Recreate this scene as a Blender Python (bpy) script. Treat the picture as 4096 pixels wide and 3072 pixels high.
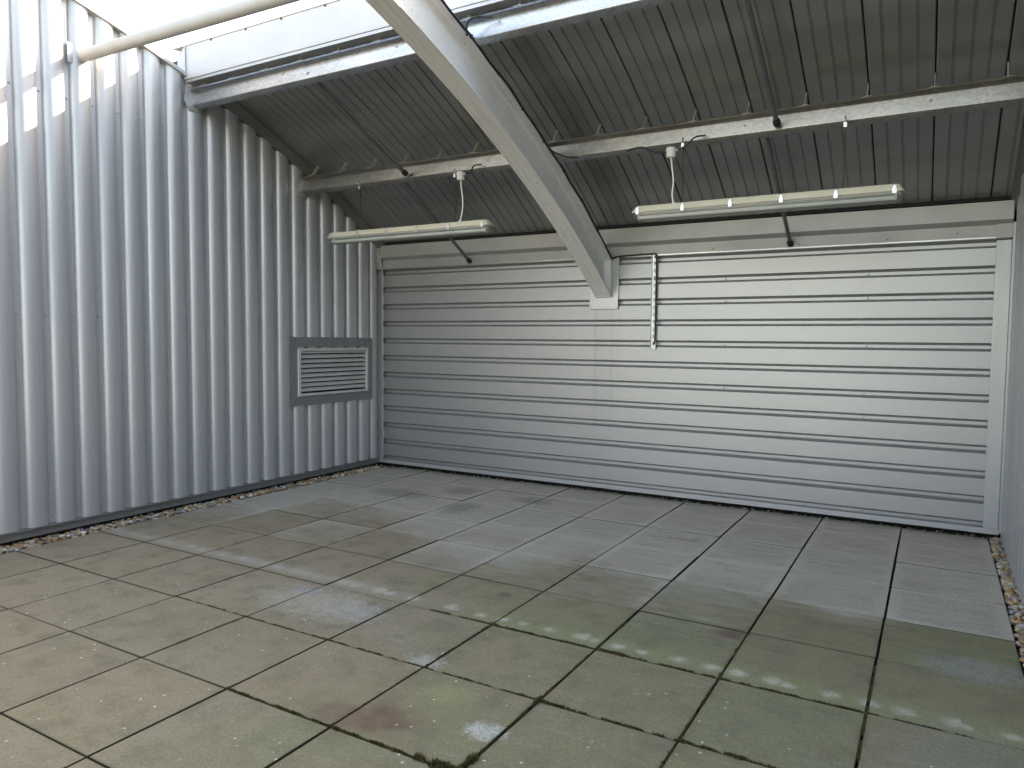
import bpy, math, random
from mathutils import Vector, Matrix
for o in list(bpy.data.objects): bpy.data.objects.remove(o)
S = bpy.context.scene
COL = S.collection
R = math.radians
random.seed(7)

# ------------------------------------------------------------------ camera
CAM = Vector((4.9899, -2.6484, 1.5121))
yaw, pitch, roll = R(-30.0234), R(-3.4991), R(0.4995)
fw = Vector((math.sin(yaw)*math.cos(pitch), math.cos(yaw)*math.cos(pitch), math.sin(pitch)))
r0 = Vector((math.cos(yaw), -math.sin(yaw), 0)); u0 = r0.cross(fw)
rt = math.cos(roll)*r0 + math.sin(roll)*u0; up = -math.sin(roll)*r0 + math.cos(roll)*u0
cd = bpy.data.cameras.new('camera'); cam = bpy.data.objects.new('camera', cd); COL.objects.link(cam)
m = Matrix((rt, up, -fw)).transposed().to_4x4(); m.translation = CAM; cam.matrix_world = m
cd.sensor_width = 36; cd.lens = 2929.74/4096*36; cd.clip_start = .05; cd.clip_end = 5000
S.camera = cam

# ------------------------------------------------------------------ sky, sun, exposure
SUN = Vector((.26, 1.0, .80)).normalized()          # towards the sun, over the roof
w = bpy.data.worlds.new('World'); S.world = w; w.use_nodes = True
nt = w.node_tree; bg = nt.nodes['Background']
sk = nt.nodes.new('ShaderNodeTexSky'); sk.sky_type = 'NISHITA'; sk.sun_disc = False
sk.sun_elevation = math.asin(SUN.z); sk.sun_rotation = math.atan2(SUN.x, SUN.y)
sk.air_density = 1.0; sk.dust_density = 2.0; sk.ozone_density = 1.0
nt.links.new(sk.outputs[0], bg.inputs[0]); bg.inputs[1].default_value = .13
sd = bpy.data.lights.new('sun', 'SUN'); sd.energy = 4.0; sd.angle = R(.53); sd.color = (1, .95, .87)
so = bpy.data.objects.new('sun', sd); COL.objects.link(so); so.rotation_euler = SUN.to_track_quat('Z', 'Y').to_euler()
so.location = (0, 20, 20)
S.view_settings.view_transform = 'Standard'; S.view_settings.look = 'None'
S.view_settings.exposure = 3.0; S.view_settings.gamma = 1; S.view_settings.use_curve_mapping = False
S.view_settings.use_white_balance = True; S.view_settings.white_balance_temperature = 9000; S.view_settings.white_balance_tint = 13
S.render.engine = 'CYCLES'
S.cycles.sample_clamp_indirect = 6.0; S.cycles.max_bounces = 8; S.cycles.diffuse_bounces = 5; S.cycles.glossy_bounces = 4; S.cycles.transparent_max_bounces = 12

# ------------------------------------------------------------------ node helpers
class NB:
    def __init__(s, name):
        s.m = bpy.data.materials.new(name); s.m.use_nodes = True; s.t = s.m.node_tree
        s.p = s.t.nodes['Principled BSDF']
    def put(s, sock, v):
        if isinstance(v, bpy.types.NodeSocket): s.t.links.new(v, sock)
        elif isinstance(v, (tuple, list)) and sock.type == 'RGBA' and len(v) == 3: sock.default_value = (*v, 1)
        else: sock.default_value = v
    def node(s, t, ins=None, **kw):
        n = s.t.nodes.new(t)
        for k, v in kw.items(): setattr(n, k, v)
        for k, v in (ins or {}).items(): s.put(n.inputs[k], v)
        return n
    def math(s, op, a, b=0.0, c=0.0, clamp=False):
        n = s.node('ShaderNodeMath', {0: a, 1: b, 2: c}, operation=op, use_clamp=clamp); return n.outputs[0]
    def mix(s, f, a, b, blend='MIX'):
        n = s.node('ShaderNodeMix', None, data_type='RGBA', blend_type=blend)
        s.put(n.inputs[0], f); s.put(n.inputs[6], a); s.put(n.inputs[7], b); return n.outputs[2]
    def ramp(s, v, a, b, lo=0.0, hi=1.0, smooth=True):
        n = s.node('ShaderNodeMapRange', {0: v, 1: a, 2: b, 3: lo, 4: hi}, clamp=True, interpolation_type='SMOOTHSTEP' if smooth else 'LINEAR'); return n.outputs[0]
    def pos(s): return s.node('ShaderNodeNewGeometry').outputs['Position']
    def xyz(s, v): n = s.node('ShaderNodeSeparateXYZ', {0: v}); return n.outputs
    def scale(s, v, k): n = s.node('ShaderNodeVectorMath', {0: v, 1: k}, operation='MULTIPLY'); return n.outputs[0]
    def noise(s, v, sc, det=3, rough=.5, col=False):
        n = s.node('ShaderNodeTexNoise', {'Vector': v, 'Scale': sc, 'Detail': det, 'Roughness': rough}); return n.outputs[1 if col else 0]
    def vor(s, v, sc, feat='F1', rnd=1.0):
        n = s.node('ShaderNodeTexVoronoi', {'Vector': v, 'Scale': sc, 'Randomness': rnd}, feature=feat); return n.outputs
    def bump(s, h, st=.3, d=.01, nrm=None):
        n = s.node('ShaderNodeBump', {'Height': h, 'Strength': st, 'Distance': d}); s.t.links.new(n.outputs[0], s.p.inputs['Normal']); return n
    def out(s, base=None, metal=None, rough=None, **kw):
        if base is not None: s.put(s.p.inputs['Base Color'], base)
        if metal is not None: s.put(s.p.inputs['Metallic'], metal)
        if rough is not None: s.put(s.p.inputs['Roughness'], rough)
        for k, v in kw.items(): s.put(s.p.inputs[k], v)
        return s.m

def metal_paint(name, col, metal, rough, grime=.25, streak=True):
    n = NB(name); p = n.pos()
    a = n.noise(n.scale(p, (1.3, 1.3, .35)), 2.0, 4); b = n.noise(n.scale(p, (30, 30, 1.6)), 1.0, 3)
    d = n.ramp(n.math('ADD', n.math('MULTIPLY', a, .7), n.math('MULTIPLY', b, .3)), .38, .72)
    c = n.mix(n.math('MULTIPLY', d, grime), col, tuple(x*.62 for x in col))
    fine = n.noise(p, 260, 2)
    c = n.mix(n.math('MULTIPLY', n.ramp(fine, .35, .7), .10), c, tuple(x*.7 for x in col))
    n.bump(n.noise(p, 5, 2), .06, .02)
    return n.out(c, metal, n.ramp(d, 0, 1, rough-.04, rough+.08))

def plain(name, col, rough=.6, metal=0.0, var=.2, sc=12):
    n = NB(name); p = n.pos(); f = n.noise(p, sc, 4)
    return n.out(n.mix(n.math('MULTIPLY', n.ramp(f, .3, .7), var), col, tuple(x*.55 for x in col)), metal, rough)

def beam_paint():
    n = NB('rafter_paint'); p = n.pos()
    a = n.noise(n.scale(p, (26, .9, .9)), 1.5, 4); b = n.noise(p, 9, 5, .65)
    c = n.mix(n.math('MULTIPLY', n.ramp(a, .42, .72), .45), (.76, .755, .74), (.52, .505, .465))
    c = n.mix(n.math('MULTIPLY', n.ramp(b, .52, .75), .35), c, (.50, .47, .40))
    c = n.mix(n.ramp(n.noise(p, 38, 2), .70, .74), c, (.30, .22, .15))
    n.bump(n.noise(p, 120, 2), .1, .002)
    return n.out(c, 0, .48)
def galvanised(name, col, metal=.75, rough=.38):
    n = NB(name); p = n.pos()
    v = n.vor(n.scale(p, (1, 1, 1)), 55); c = n.xyz(v[1])[0]
    g = n.noise(p, 3.5, 4); st = n.noise(n.scale(p, (2, 18, 18)), 1.5, 3)
    k = n.math('ADD', n.math('MULTIPLY', c, .35), n.math('ADD', n.math('MULTIPLY', g, .6), n.math('MULTIPLY', st, .3)))
    cc = n.mix(n.ramp(k, .35, .95), tuple(x*.68 for x in col), col)
    cc = n.mix(n.math('MULTIPLY', n.ramp(st, .6, .78), .15), cc, (.30, .27, .22))
    return n.out(cc, metal, n.ramp(c, 0, 1, rough-.04, rough+.06))

def make_wall_back():
    n = NB('silver_back_cladding'); p = n.pos(); x, y, z = n.xyz(p)
    col = (.415, .415, .417)
    a = n.noise(n.scale(p, (.8, 1, .5)), 1.4, 4)
    c = n.mix(n.math('MULTIPLY', n.ramp(a, .4, .75), .18), col, (.345, .345, .345))
    # water runs below the bolted plate
    wob = n.math('MULTIPLY', n.math('SUBTRACT', n.noise(n.scale(p, (0, 0, 3)), 1.0, 3), .5), .03)
    tot = None
    for X, wd, k in ((2.085, .030, .30), (2.255, .030, .27), (2.17, .12, .10), (2.33, .03, .10), (.55, .02, .05), (4.05, .015, .05)):
        d = n.math('ABSOLUTE', n.math('SUBTRACT', n.math('ADD', x, wob), X))
        s = n.math('MULTIPLY', n.ramp(d, wd, 0.0), k)
        tot = s if tot is None else n.math('ADD', tot, s)
    low = n.ramp(z, 1.86, 1.80); fade = n.ramp(z, .1, 1.5, .35, 1.0)
    tot = n.math('MULTIPLY', n.math('MULTIPLY', tot, low), fade)
    br = n.ramp(n.noise(n.scale(p, (40, 40, 3)), 1.0, 4), .3, .7, .5, 1.0)
    c = n.mix(n.math('MULTIPLY', tot, br, clamp=True), c, (.22, .22, .24))
    fine = n.noise(p, 300, 2)
    c = n.mix(n.math('MULTIPLY', n.ramp(fine, .4, .7), .08), c, (.4, .4, .4))
    n.bump(n.noise(n.scale(p, (.5, 1, 2)), 2.5, 2), .05, .03)
    return n.out(c, .80, .48)

def make_paver():
    n = NB('concrete_paver'); p = n.pos(); x, y, z = n.xyz(p)
    oi = n.node('ShaderNodeObjectInfo'); rnd = oi.outputs['Random']; ox, oy, oz = n.xyz(oi.outputs['Location'])
    shift = n.node('ShaderNodeCombineXYZ', {0: n.math('MULTIPLY', rnd, 37.0), 1: n.math('MULTIPLY', rnd, 91.0), 2: 0.0}).outputs[0]
    lp = n.node('ShaderNodeVectorMath', {0: p, 1: shift}, operation='ADD').outputs[0]   # texture differs from slab to slab
    big = n.noise(p, .9, 4); mid = n.noise(lp, 5.5, 5, .6); strk = n.noise(n.scale(lp, (2.2, 9, 1)), 2.0, 4, .6)
    fine = n.noise(p, 70, 5, .75); grit = n.noise(p, 420, 2)
    # sheltered from rain under the roof / weathered and algae-stained in the open
    ye = n.math('ADD', n.math('ADD', n.math('MULTIPLY', y, .7), n.math('MULTIPLY', oy, .3)), n.math('ADD', n.math('MULTIPLY', n.math('SUBTRACT', strk, .5), 1.1), n.math('MULTIPLY', n.math('SUBTRACT', big, .5), 1.6)))
    ye = n.math('ADD', ye, n.math('MULTIPLY', n.math('SUBTRACT', rnd, .5), .7))
    shel = n.ramp(ye, 1.35, 2.35)
    grey = n.mix(n.ramp(strk, .35, .7), (.53, .485, .41), (.42, .38, .32))
    gx = n.math('ADD', n.math('MULTIPLY', x, .16), n.math('ADD', n.math('MULTIPLY', big, .9), n.math('MULTIPLY', mid, .35)))
    olive = n.mix(n.ramp(gx, .75, 1.35), (.30, .245, .165), (.205, .205, .105))
    olive = n.mix(n.ramp(n.math('FRACT', n.math('MULTIPLY', rnd, 7.3)), 0, 1, 0, .35, False), olive, (.27, .20, .12))
    olive = n.mix(n.math('MULTIPLY', n.ramp(mid, .45, .72), .65), olive, (.165, .145, .09))
    olive = n.mix(n.math('MULTIPLY', n.ramp(strk, .52, .75), .5), olive, (.30, .265, .195))
    c = n.mix(shel, olive, grey)
    c = n.mix(n.math('MULTIPLY', n.ramp(rnd, 0, 1, 0, .30, False), 1.0), c, n.mix(.5, c, (.19, .18, .15)))
    # pale rim and dark middle of the sheltered slabs, dirt along the joints of the others
    g = n.xyz(n.node('ShaderNodeTexCoord').outputs['Generated'])
    ex = n.math('SUBTRACT', .5, n.math('ABSOLUTE', n.math('SUBTRACT', g[0], .5)))
    ey = n.math('SUBTRACT', .5, n.math('ABSOLUTE', n.math('SUBTRACT', g[1], .5)))
    wob = n.math('MULTIPLY', n.math('SUBTRACT', mid, .5), .22)
    e = n.math('ADD', n.math('MINIMUM', ex, ey), wob)
    c = n.mix(n.math('MULTIPLY', n.math('MULTIPLY', n.ramp(e, .13, .05), shel), .4), c, (.60, .55, .465))
    ejx = n.math('ADD', ex, n.math('MULTIPLY', n.math('SUBTRACT', fine, .5), .05))
    un = n.math('SUBTRACT', 1.0, shel)
    c = n.mix(n.math('MULTIPLY', n.math('MULTIPLY', n.ramp(ejx, .04, .0), un), n.ramp(n.noise(p, 6, 3), .45, .7, 0, .6)), c, (.075, .07, .05))
    ejy = n.math('ADD', ey, n.math('MULTIPLY', n.math('SUBTRACT', fine, .5), .04))
    c = n.mix(n.math('MULTIPLY', n.math('MULTIPLY', n.ramp(ejy, .02, .0), un), .6), c, (.11, .11, .05))
    # white drip marks in a row under the pipe, each in a green halo
    xv = n.node('ShaderNodeTexVoronoi', {'W': x, 'Scale': 7.4, 'Randomness': 1.0}, voronoi_dimensions='1D')
    dx = n.math('DIVIDE', xv.outputs[0], 7.4); rr = n.xyz(xv.outputs[1])[0]
    yy = n.math('SUBTRACT', y, n.math('ADD', .685, n.math('MULTIPLY', rr, .02)))
    dd = n.math('SQRT', n.math('ADD', n.math('MULTIPLY', dx, dx), n.math('MULTIPLY', n.math('MULTIPLY', yy, yy), 1.3)))
    dd = n.math('ADD', dd, n.math('ADD', n.math('MULTIPLY', n.math('SUBTRACT', mid, .5), .04), n.math('MULTIPLY', n.math('SUBTRACT', n.noise(p, 22, 3), .5), .05)))
    right = n.ramp(x, 2.4, 3.2)
    halo = n.math('MULTIPLY', n.ramp(n.math('ABSOLUTE', n.math('ADD', yy, wob)), .14, .01), n.math('MULTIPLY', right, .75))
    c = n.mix(halo, c, (.245, .258, .125))
    smear = n.math('MULTIPLY', n.ramp(n.math('ABSOLUTE', n.math('ADD', yy, n.math('MULTIPLY', wob, .6))), .11, .0), n.ramp(x, 2.9, 1.8, 0, .6))
    c = n.mix(smear, c, (.38, .355, .30))
    bl = n.math('MULTIPLY', n.ramp(dd, n.math('ADD', .045, n.math('MULTIPLY', rr, .04)), n.math('MULTIPLY', rr, .012)), n.ramp(n.math('ADD', n.math('MULTIPLY', n.noise(p, 30, 4, .7), .7), n.math('MULTIPLY', n.xyz(xv.outputs[1])[1], .3)), .28, .58, .45, 1.0))
    c = n.mix(n.math('MULTIPLY', bl, n.ramp(x, 1.4, 3.0, .35, .85)), c, (.52, .50, .41))
    # single stains
    n14 = n.noise(p, 14, 3)
    for X, Y, a, b, col, k in ((1.95, .36, .42, .22, (.42, .385, .315), .65), (2.25, .35, .22, .14, (0.367, 0.367, 0.351), .5), (1.78, .47, .12, .07, (.30, .30, .33), .6), (2.683, .23, .085, .06, (0.312, 0.296, 0.234), .6), (2.683, .225, .05, .035, (0.179, 0.164, 0.125), .7),
            (2.96, .06, .11, .075, (0.390, 0.398, 0.328), .75), (3.246, -.144, .12, .09, (0.281, 0.289, 0.133), .75), (3.13, -.45, .17, .12, (.15, .075, .045), .75), (2.98, -.53, .15, .10, (.17, .10, .065), .6),
            (3.542, -.32, .085, .07, (0.484, 0.499, 0.437), .95), (2.829, 1.036, .05, .042, (0.133, 0.113, 0.055), .9), (4.13, 1.15, .09, .08, (0.133, 0.078, 0.062), .9), (3.373, 2.775, .14, .05, (0.281, 0.234, 0.133), .7),
            (4.20, -.05, .12, .09, (0.140, 0.094, 0.078), .35), (2.55, .02, .22, .12, (0.281, 0.211, 0.133), .45), (2.3, -.25, .35, .2, (0.265, 0.211, 0.133), .35), (5.2, 1.3, .25, .16, (0.281, 0.296, 0.281), .6), (5.15, .25, .3, .5, (0.257, 0.269, 0.257), .3), (1.35, 2.75, .16, .24, (.26, .24, .205), .8), (.95, 3.35, .2, .2, (.26, .24, .205), .75), (1.75, 3.35, .22, .16, (.26, .24, .205), .75), (.5, 2.95, .35, .2, (.26, .24, .205), .75)):
        u = n.math('DIVIDE', n.math('SUBTRACT', x, X), a); v = n.math('DIVIDE', n.math('SUBTRACT', y, Y), b)
        d = n.math('ADD', n.math('ADD', n.math('MULTIPLY', u, u), n.math('MULTIPLY', v, v)), n.math('MULTIPLY', n.math('SUBTRACT', fine, .5), 2.6))
        d = n.math('ADD', d, n.math('MULTIPLY', n.math('SUBTRACT', n14, .5), 2.4))
        c = n.mix(n.math('MULTIPLY', n.ramp(d, 1.5, -.2), k), c, col)
    # rust scratches
    for X, Y, a in ((2.63, 2.62, .10), (3.26, 2.35, .07), (2.0, 3.6, .05)):
        u = n.math('DIVIDE', n.math('SUBTRACT', x, X), a); v = n.math('DIVIDE', n.math('ADD', n.math('SUBTRACT', y, Y), n.math('MULTIPLY', n.math('SUBTRACT', fine, .5), .03)), .008)
        c = n.mix(n.math('MULTIPLY', n.ramp(n.math('ADD', n.math('MULTIPLY', u, u), n.math('MULTIPLY', v, v)), 1.2, .2), .8), c, (.22, .11, .07))
    # lichen specks, mostly in the foreground
    sp = n.vor(p, 17); gate = n.ramp(n.xyz(sp[1])[0], .50, .54); reg = n.math('MULTIPLY', n.ramp(y, .75, .1), n.ramp(n.noise(p, 1.7, 2), .40, .56))
    spd = n.math('ADD', sp[0], n.math('MULTIPLY', n.math('SUBTRACT', fine, .5), .25))
    c = n.mix(n.math('MULTIPLY', n.math('MULTIPLY', n.ramp(spd, .13, .06), gate), reg), c, (.62, .62, .58))
    sp2 = n.vor(p, 48); c = n.mix(n.math('MULTIPLY', n.math('MULTIPLY', n.ramp(sp2[0], .17, .1), n.ramp(n.xyz(sp2[1])[1], .86, .88)), n.math('MULTIPLY', reg, .7)), c, (.55, .54, .49))
    c = n.mix(n.math('MULTIPLY', n.ramp(fine, .40, .66), .55), c, n.mix(.6, c, (.08, .075, .055)))
    c = n.mix(n.math('MULTIPLY', n.ramp(n.noise(p, 190, 3, .7), .5, .72), .5), c, n.mix(.55, c, (.50, .47, .39)))
    oz_ = n.xyz(n.node('ShaderNodeTexCoord').outputs['Object'])[2]
    c = n.mix(n.ramp(oz_, -.0009, -.0022), c, (.045, .04, .026))
    hh = n.math('ADD', n.math('MULTIPLY', fine, 1.0), n.math('MULTIPLY', grit, .5))
    n.bump(hh, .35, .004)
    return n.out(c, 0.0, n.ramp(mid, .3, .7, .72, .92), **{'Specular IOR Level': .35})

def make_sheet():
    n = NB('roof_sheet_aluminium'); p = n.pos()
    a = n.noise(n.scale(p, (.25, 1.6, 1.6)), 1.6, 4); b = n.noise(n.scale(p, (3, .5, .5)), 2.5, 3)  # colour bands imitate soft reflections running across the sheets
    k = n.math('ADD', n.math('MULTIPLY', a, .88), n.math('MULTIPLY', b, .12))
    c = n.mix(n.ramp(k, .35, .68), (.45, .45, .43), (.35, .35, .33))
    n.bump(n.noise(n.scale(p, (.8, 2, 2)), 2.0, 2), .08, .03)
    return n.out(c, .85, .34)

def make_pebble():
    n = NB('pebble'); at = n.node('ShaderNodeAttribute', None, attribute_name='tint'); p = n.pos()
    f = n.noise(p, 90, 3)
    return n.out(n.mix(n.math('MULTIPLY', n.ramp(f, .35, .7), .5), at.outputs[0], n.mix(.5, at.outputs[0], (.1, .08, .06))), 0, .6)

def make_moss():
    n = NB('moss'); at = n.node('ShaderNodeAttribute', None, attribute_name='tint')
    return n.out(at.outputs[0], 0, .9)

def make_clear():
    n = NB('clear_diffuser'); n.t.nodes.remove(n.p)
    t = n.node('ShaderNodeBsdfTransparent', {0: (.86, .88, .86)}); g = n.node('ShaderNodeBsdfGlossy', {0: (1, 1, 1), 1: .12})
    d = n.node('ShaderNodeBsdfDiffuse', {0: (.6, .62, .6)})
    fr = n.node('ShaderNodeFresnel', {0: 1.5}); f2 = n.math('ADD', n.math('MULTIPLY', fr.outputs[0], .9), .02)
    m1 = n.node('ShaderNodeMixShader', {0: .14}); n.t.links.new(t.outputs[0], m1.inputs[1]); n.t.links.new(d.outputs[0], m1.inputs[2])
    m2 = n.node('ShaderNodeMixShader', {0: f2}); n.t.links.new(m1.outputs[0], m2.inputs[1]); n.t.links.new(g.outputs[0], m2.inputs[2])
    n.t.links.new(m2.outputs[0], n.t.nodes['Material Output'].inputs[0]); return n.m

M = dict(
    left=metal_paint('silver_wall_cladding', (.48, .49, .505), .48, .44, .2),
    back=make_wall_back(),
    trim=metal_paint('silver_trim', (.47, .475, .48), .5, .42, .15),
    plinth=metal_paint('plinth_grey', (.24, .25, .265), .4, .45, .25),
    vent=metal_paint('vent_grey', (.225, .235, .245), .3, .5, .15),
    sheet=make_sheet(), paver=make_paver(), pebble=make_pebble(), moss=make_moss(), clear=make_clear(),
    white=plain('white_fascia', (.55, .555, .56), .5, .0, .12, 4),
    rafter=beam_paint(),
    eave=plain('eaves_cream', (.385, .378, .358), .45, .2, .25, 3),
    flash=plain('dark_flashing', (.17, .17, .165), .5, .3, .25, 3),
    galv=galvanised('galvanised_purlin', (.50, .52, .54), .92, .34),
    galv2=galvanised('dull_galvanised_purlin', (.43, .42, .395), .9, .36),
    rod=plain('tie_rod_grey', (.16, .17, .18), .45, .4, .3),
    black=plain('black_rubber', (.018, .018, .02), .5), soil=plain('joint_soil', (.045, .038, .025), .95, 0, .6, 40),
    pipe=plain('cream_pipe', (.60, .58, .54), .45, 0, .25, 5),
    body=plain('cream_housing', (.62, .575, .44), .45, 0, .15, 6), tube=plain('white_tube', (.85, .86, .84), .25, 0, .05),
    chrome=plain('chrome_clip', (.55, .55, .56), .35, .85, .3, 60), steel=plain('zinc_steel', (.5, .5, .5), .35, .8, .3, 60),
    rust=plain('rusty_chain', (.12, .075, .05), .7, .4, .5, 120), pvc=plain('white_pvc', (.75, .745, .70), .4, 0, .1),
    blade=plain('vent_blade', (.56, .56, .55), .5, .1, .15),
    clip=plain('cream_clip', (.50, .48, .42), .5, .2),
    screw=plain('screw_grey', (.42, .43, .45), .4, .5, .2, 60), dark=plain('gap_shade', (.02, .02, .02), .9),  # last one: near-black colour standing in for shade inside gaps
    skin=plain('sky_block_skin', (.05, .05, .05), .9), ring=plain('rust_spot', (.20, .12, .07), .8, .2, .5, 80))

# ------------------------------------------------------------------ mesh helpers
def mesh(name, v, f, smooth=False, tint=None, sharp=None):
    me = bpy.data.meshes.new(name); me.from_pydata([tuple(q) for q in v], [], f)
    if smooth: me.polygons.foreach_set('use_smooth', [True]*len(me.polygons))
    if smooth and sharp: me.set_sharp_from_angle(angle=R(sharp))
    if tint:
        a = me.color_attributes.new('tint', 'FLOAT_COLOR', 'POINT'); a.data.foreach_set('color', [c for t in tint for c in (*t, 1)])
    me.update(); return me
def link(name, me, mat=None, parent=None, loc=None, bevel=0):
    o = bpy.data.objects.new(name, me); COL.objects.link(o)
    if me is not None and mat is not None and not me.materials: me.materials.append(M[mat])
    if parent: o.parent = parent
    if loc: o.location = loc
    if bevel: b = o.modifiers.new('b', 'BEVEL'); b.width = bevel; b.segments = 2; b.limit_method = 'ANGLE'
    return o
def tag(o, label, cat, group=None):
    o['label'] = label; o['category'] = cat
    if group: o['group'] = group
    return o
def thing(name, label, cat, group=None, loc=(0, 0, 0)):
    o = bpy.data.objects.new(name, None); COL.objects.link(o); o.location = loc; o.empty_display_size = .1
    return tag(o, label, cat, group)
class MB:
    def __init__(s): s.v = []; s.f = []; s.t = []
    def add(s, v, f, tint=None):
        k = len(s.v); s.v += [tuple(q) for q in v]; s.f += [tuple(i+k for i in q) for q in f]
        if tint: s.t += [tint]*len(v)
    def box(s, x0, x1, y0, y1, z0, z1):
        s.add([(x0,y0,z0),(x1,y0,z0),(x1,y1,z0),(x0,y1,z0),(x0,y0,z1),(x1,y0,z1),(x1,y1,z1),(x0,y1,z1)], [(0,3,2,1),(4,5,6,7),(0,1,5,4),(1,2,6,5),(2,3,7,6),(3,0,4,7)])
    def quad(s, a, b, c, d): s.add([a, b, c, d], [(0, 1, 2, 3)])
    def tube(s, pts, r, n=8, cap=True, rs=None):
        pts = [Vector(p) for p in pts]; v = []; f = []; prev = None
        for i, p in enumerate(pts):
            d = (pts[min(i+1, len(pts)-1)] - pts[max(i-1, 0)]).normalized()
            if prev is None: a = d.orthogonal().normalized()
            else: a = (prev - d*prev.dot(d)).normalized()
            prev = a; b = d.cross(a); rad = rs[i] if rs else r
            v += [p + (a*math.cos(2*math.pi*k/n) + b*math.sin(2*math.pi*k/n))*rad for k in range(n)]
        for i in range(len(pts)-1):
            for k in range(n): f.append((i*n+k, i*n+(k+1) % n, (i+1)*n+(k+1) % n, (i+1)*n+k))
        if cap: f += [tuple(reversed(range(n))), tuple(range((len(pts)-1)*n, len(pts)*n))]
        s.add(v, f)
    def prism_x(s, prof, x0, x1, cap=True, xs=None):
        """closed (y,z) polygon pushed along x"""
        n = len(prof); s.add([(x0, y, z) for y, z in prof] + [(x1, y, z) for y, z in prof],
              [(i, (i+1) % n, n+(i+1) % n, n+i) for i in range(n)] + ([tuple(reversed(range(n))), tuple(range(n, 2*n))] if cap else []))
    def build(s, name, mat, parent=None, smooth=False, bevel=0, sharp=35, loc=None):
        return link(name, mesh(name, s.v, s.f, smooth, s.t or None, sharp), mat, parent, loc, bevel)
def box(name, mat, parent, x0, x1, y0, y1, z0, z1, bevel=0):
    b = MB(); b.box(x0, x1, y0, y1, z0, z1); return b.build(name, mat, parent, bevel=bevel)
def tube(name, mat, parent, pts, r, n=8, smooth=True): b = MB(); b.tube(pts, r, n); return b.build(name, mat, parent, smooth=smooth, sharp=50)
def spline(pts, k=8):
    P = [Vector(p) for p in pts]; P = [P[0]*2-P[1]] + P + [P[-1]*2-P[-2]]; out = []
    for i in range(1, len(P)-2):
        for j in range(k):
            t = j/k; a, b, c, d = P[i-1:i+3]
            out.append(.5*((2*b) + (c-a)*t + (2*a-5*b+4*c-d)*t*t + (3*b-a-3*c+d)*t**3))
    out.append(P[-2]); return out

# curved roof: everything follows one arc seen along x
YC, ZC, RAD = -2.2107, -7.2846, 11.0966
def arc_z(y, dr): r = RAD + dr; return ZC + math.sqrt(r*r - (y-YC)**2)
def arc_pt(th, dr): r = RAD + dr; return (YC + r*math.sin(th), ZC + r*math.cos(th))     # th from the vertical
def th_of(y, dr): return math.asin((y-YC)/(RAD+dr))
def sweep_arc(mb, prof, y0, y1, n=40, dr0=0, closed=True, caps=True):
    """(x, dr) section carried along the arc"""
    t0, t1 = th_of(y0, dr0), th_of(y1, dr0); k = len(prof); v = []; f = []
    for i in range(n+1):
        th = t0 + (t1-t0)*i/n
        for x, dr in prof: v.append((x, *arc_pt(th, dr)))
    for i in range(n):
        for j in range(k if closed else k-1):
            a, b = j, (j+1) % k; f.append((i*k+a, (i+1)*k+a, (i+1)*k+b, i*k+b))
    if closed and caps: f += [tuple(range(k)), tuple(reversed(range(n*k, (n+1)*k)))]
    mb.add(v, f)

XL, XR, YB, YF = -.65, 5.505, 4.0, -3.6      # left pan plane, right pan plane, back wall face, far end behind the camera

# ------------------------------------------------------------------ paving
bed = MB(); bed.box(-.9, 5.8, YF-.3, 4.45, -.20, -.040); paving = bed.build('paving', 'soil')
paving['kind'] = 'structure'; paving['label'] = 'terrace floor of square concrete paving slabs'
pv_cache = {}
def paver_mesh(sx, sy):
    key = (round(sx, 3), round(sy, 3))
    if key not in pv_cache:
        v = []; c = .003
        for z, i in ((-.040, 0), (-c, 0), (0, c)):
            a, b = sx/2-i, sy/2-i; v += [(-a, -b, z), (a, -b, z), (a, b, z), (-a, b, z)]
        f = [(3, 2, 1, 0), (8, 9, 10, 11)]
        for l in (0, 4): f += [(l+i, l+(i+1) % 4, l+4+(i+1) % 4, l+4+i) for i in range(4)]
        pv_cache[key] = mesh('paver', v, f); pv_cache[key].materials.append(M['paver'])
    return pv_cache[key]
xs = [(-.555, -.004)] + [(.6*i+.005, .6*i+.595) for i in range(9)]
ys = [(3.603, 4.085)] + [(.6*j+.003, .6*j+.597) for j in range(5, -7, -1)]
for yi, (y0, y1) in enumerate(ys):
    for xi, (x0, x1) in enumerate(xs):
        o = link('paver', paver_mesh(x1-x0, y1-y0), None, paving, ((x0+x1)/2+random.uniform(-.0015, .0015), (y0+y1)/2+random.uniform(-.001, .001), random.uniform(-.0045, .0010)))
        o.rotation_euler = (random.uniform(-.0015, .0015), random.uniform(-.0015, .0015), random.uniform(-.002, .002))

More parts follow.
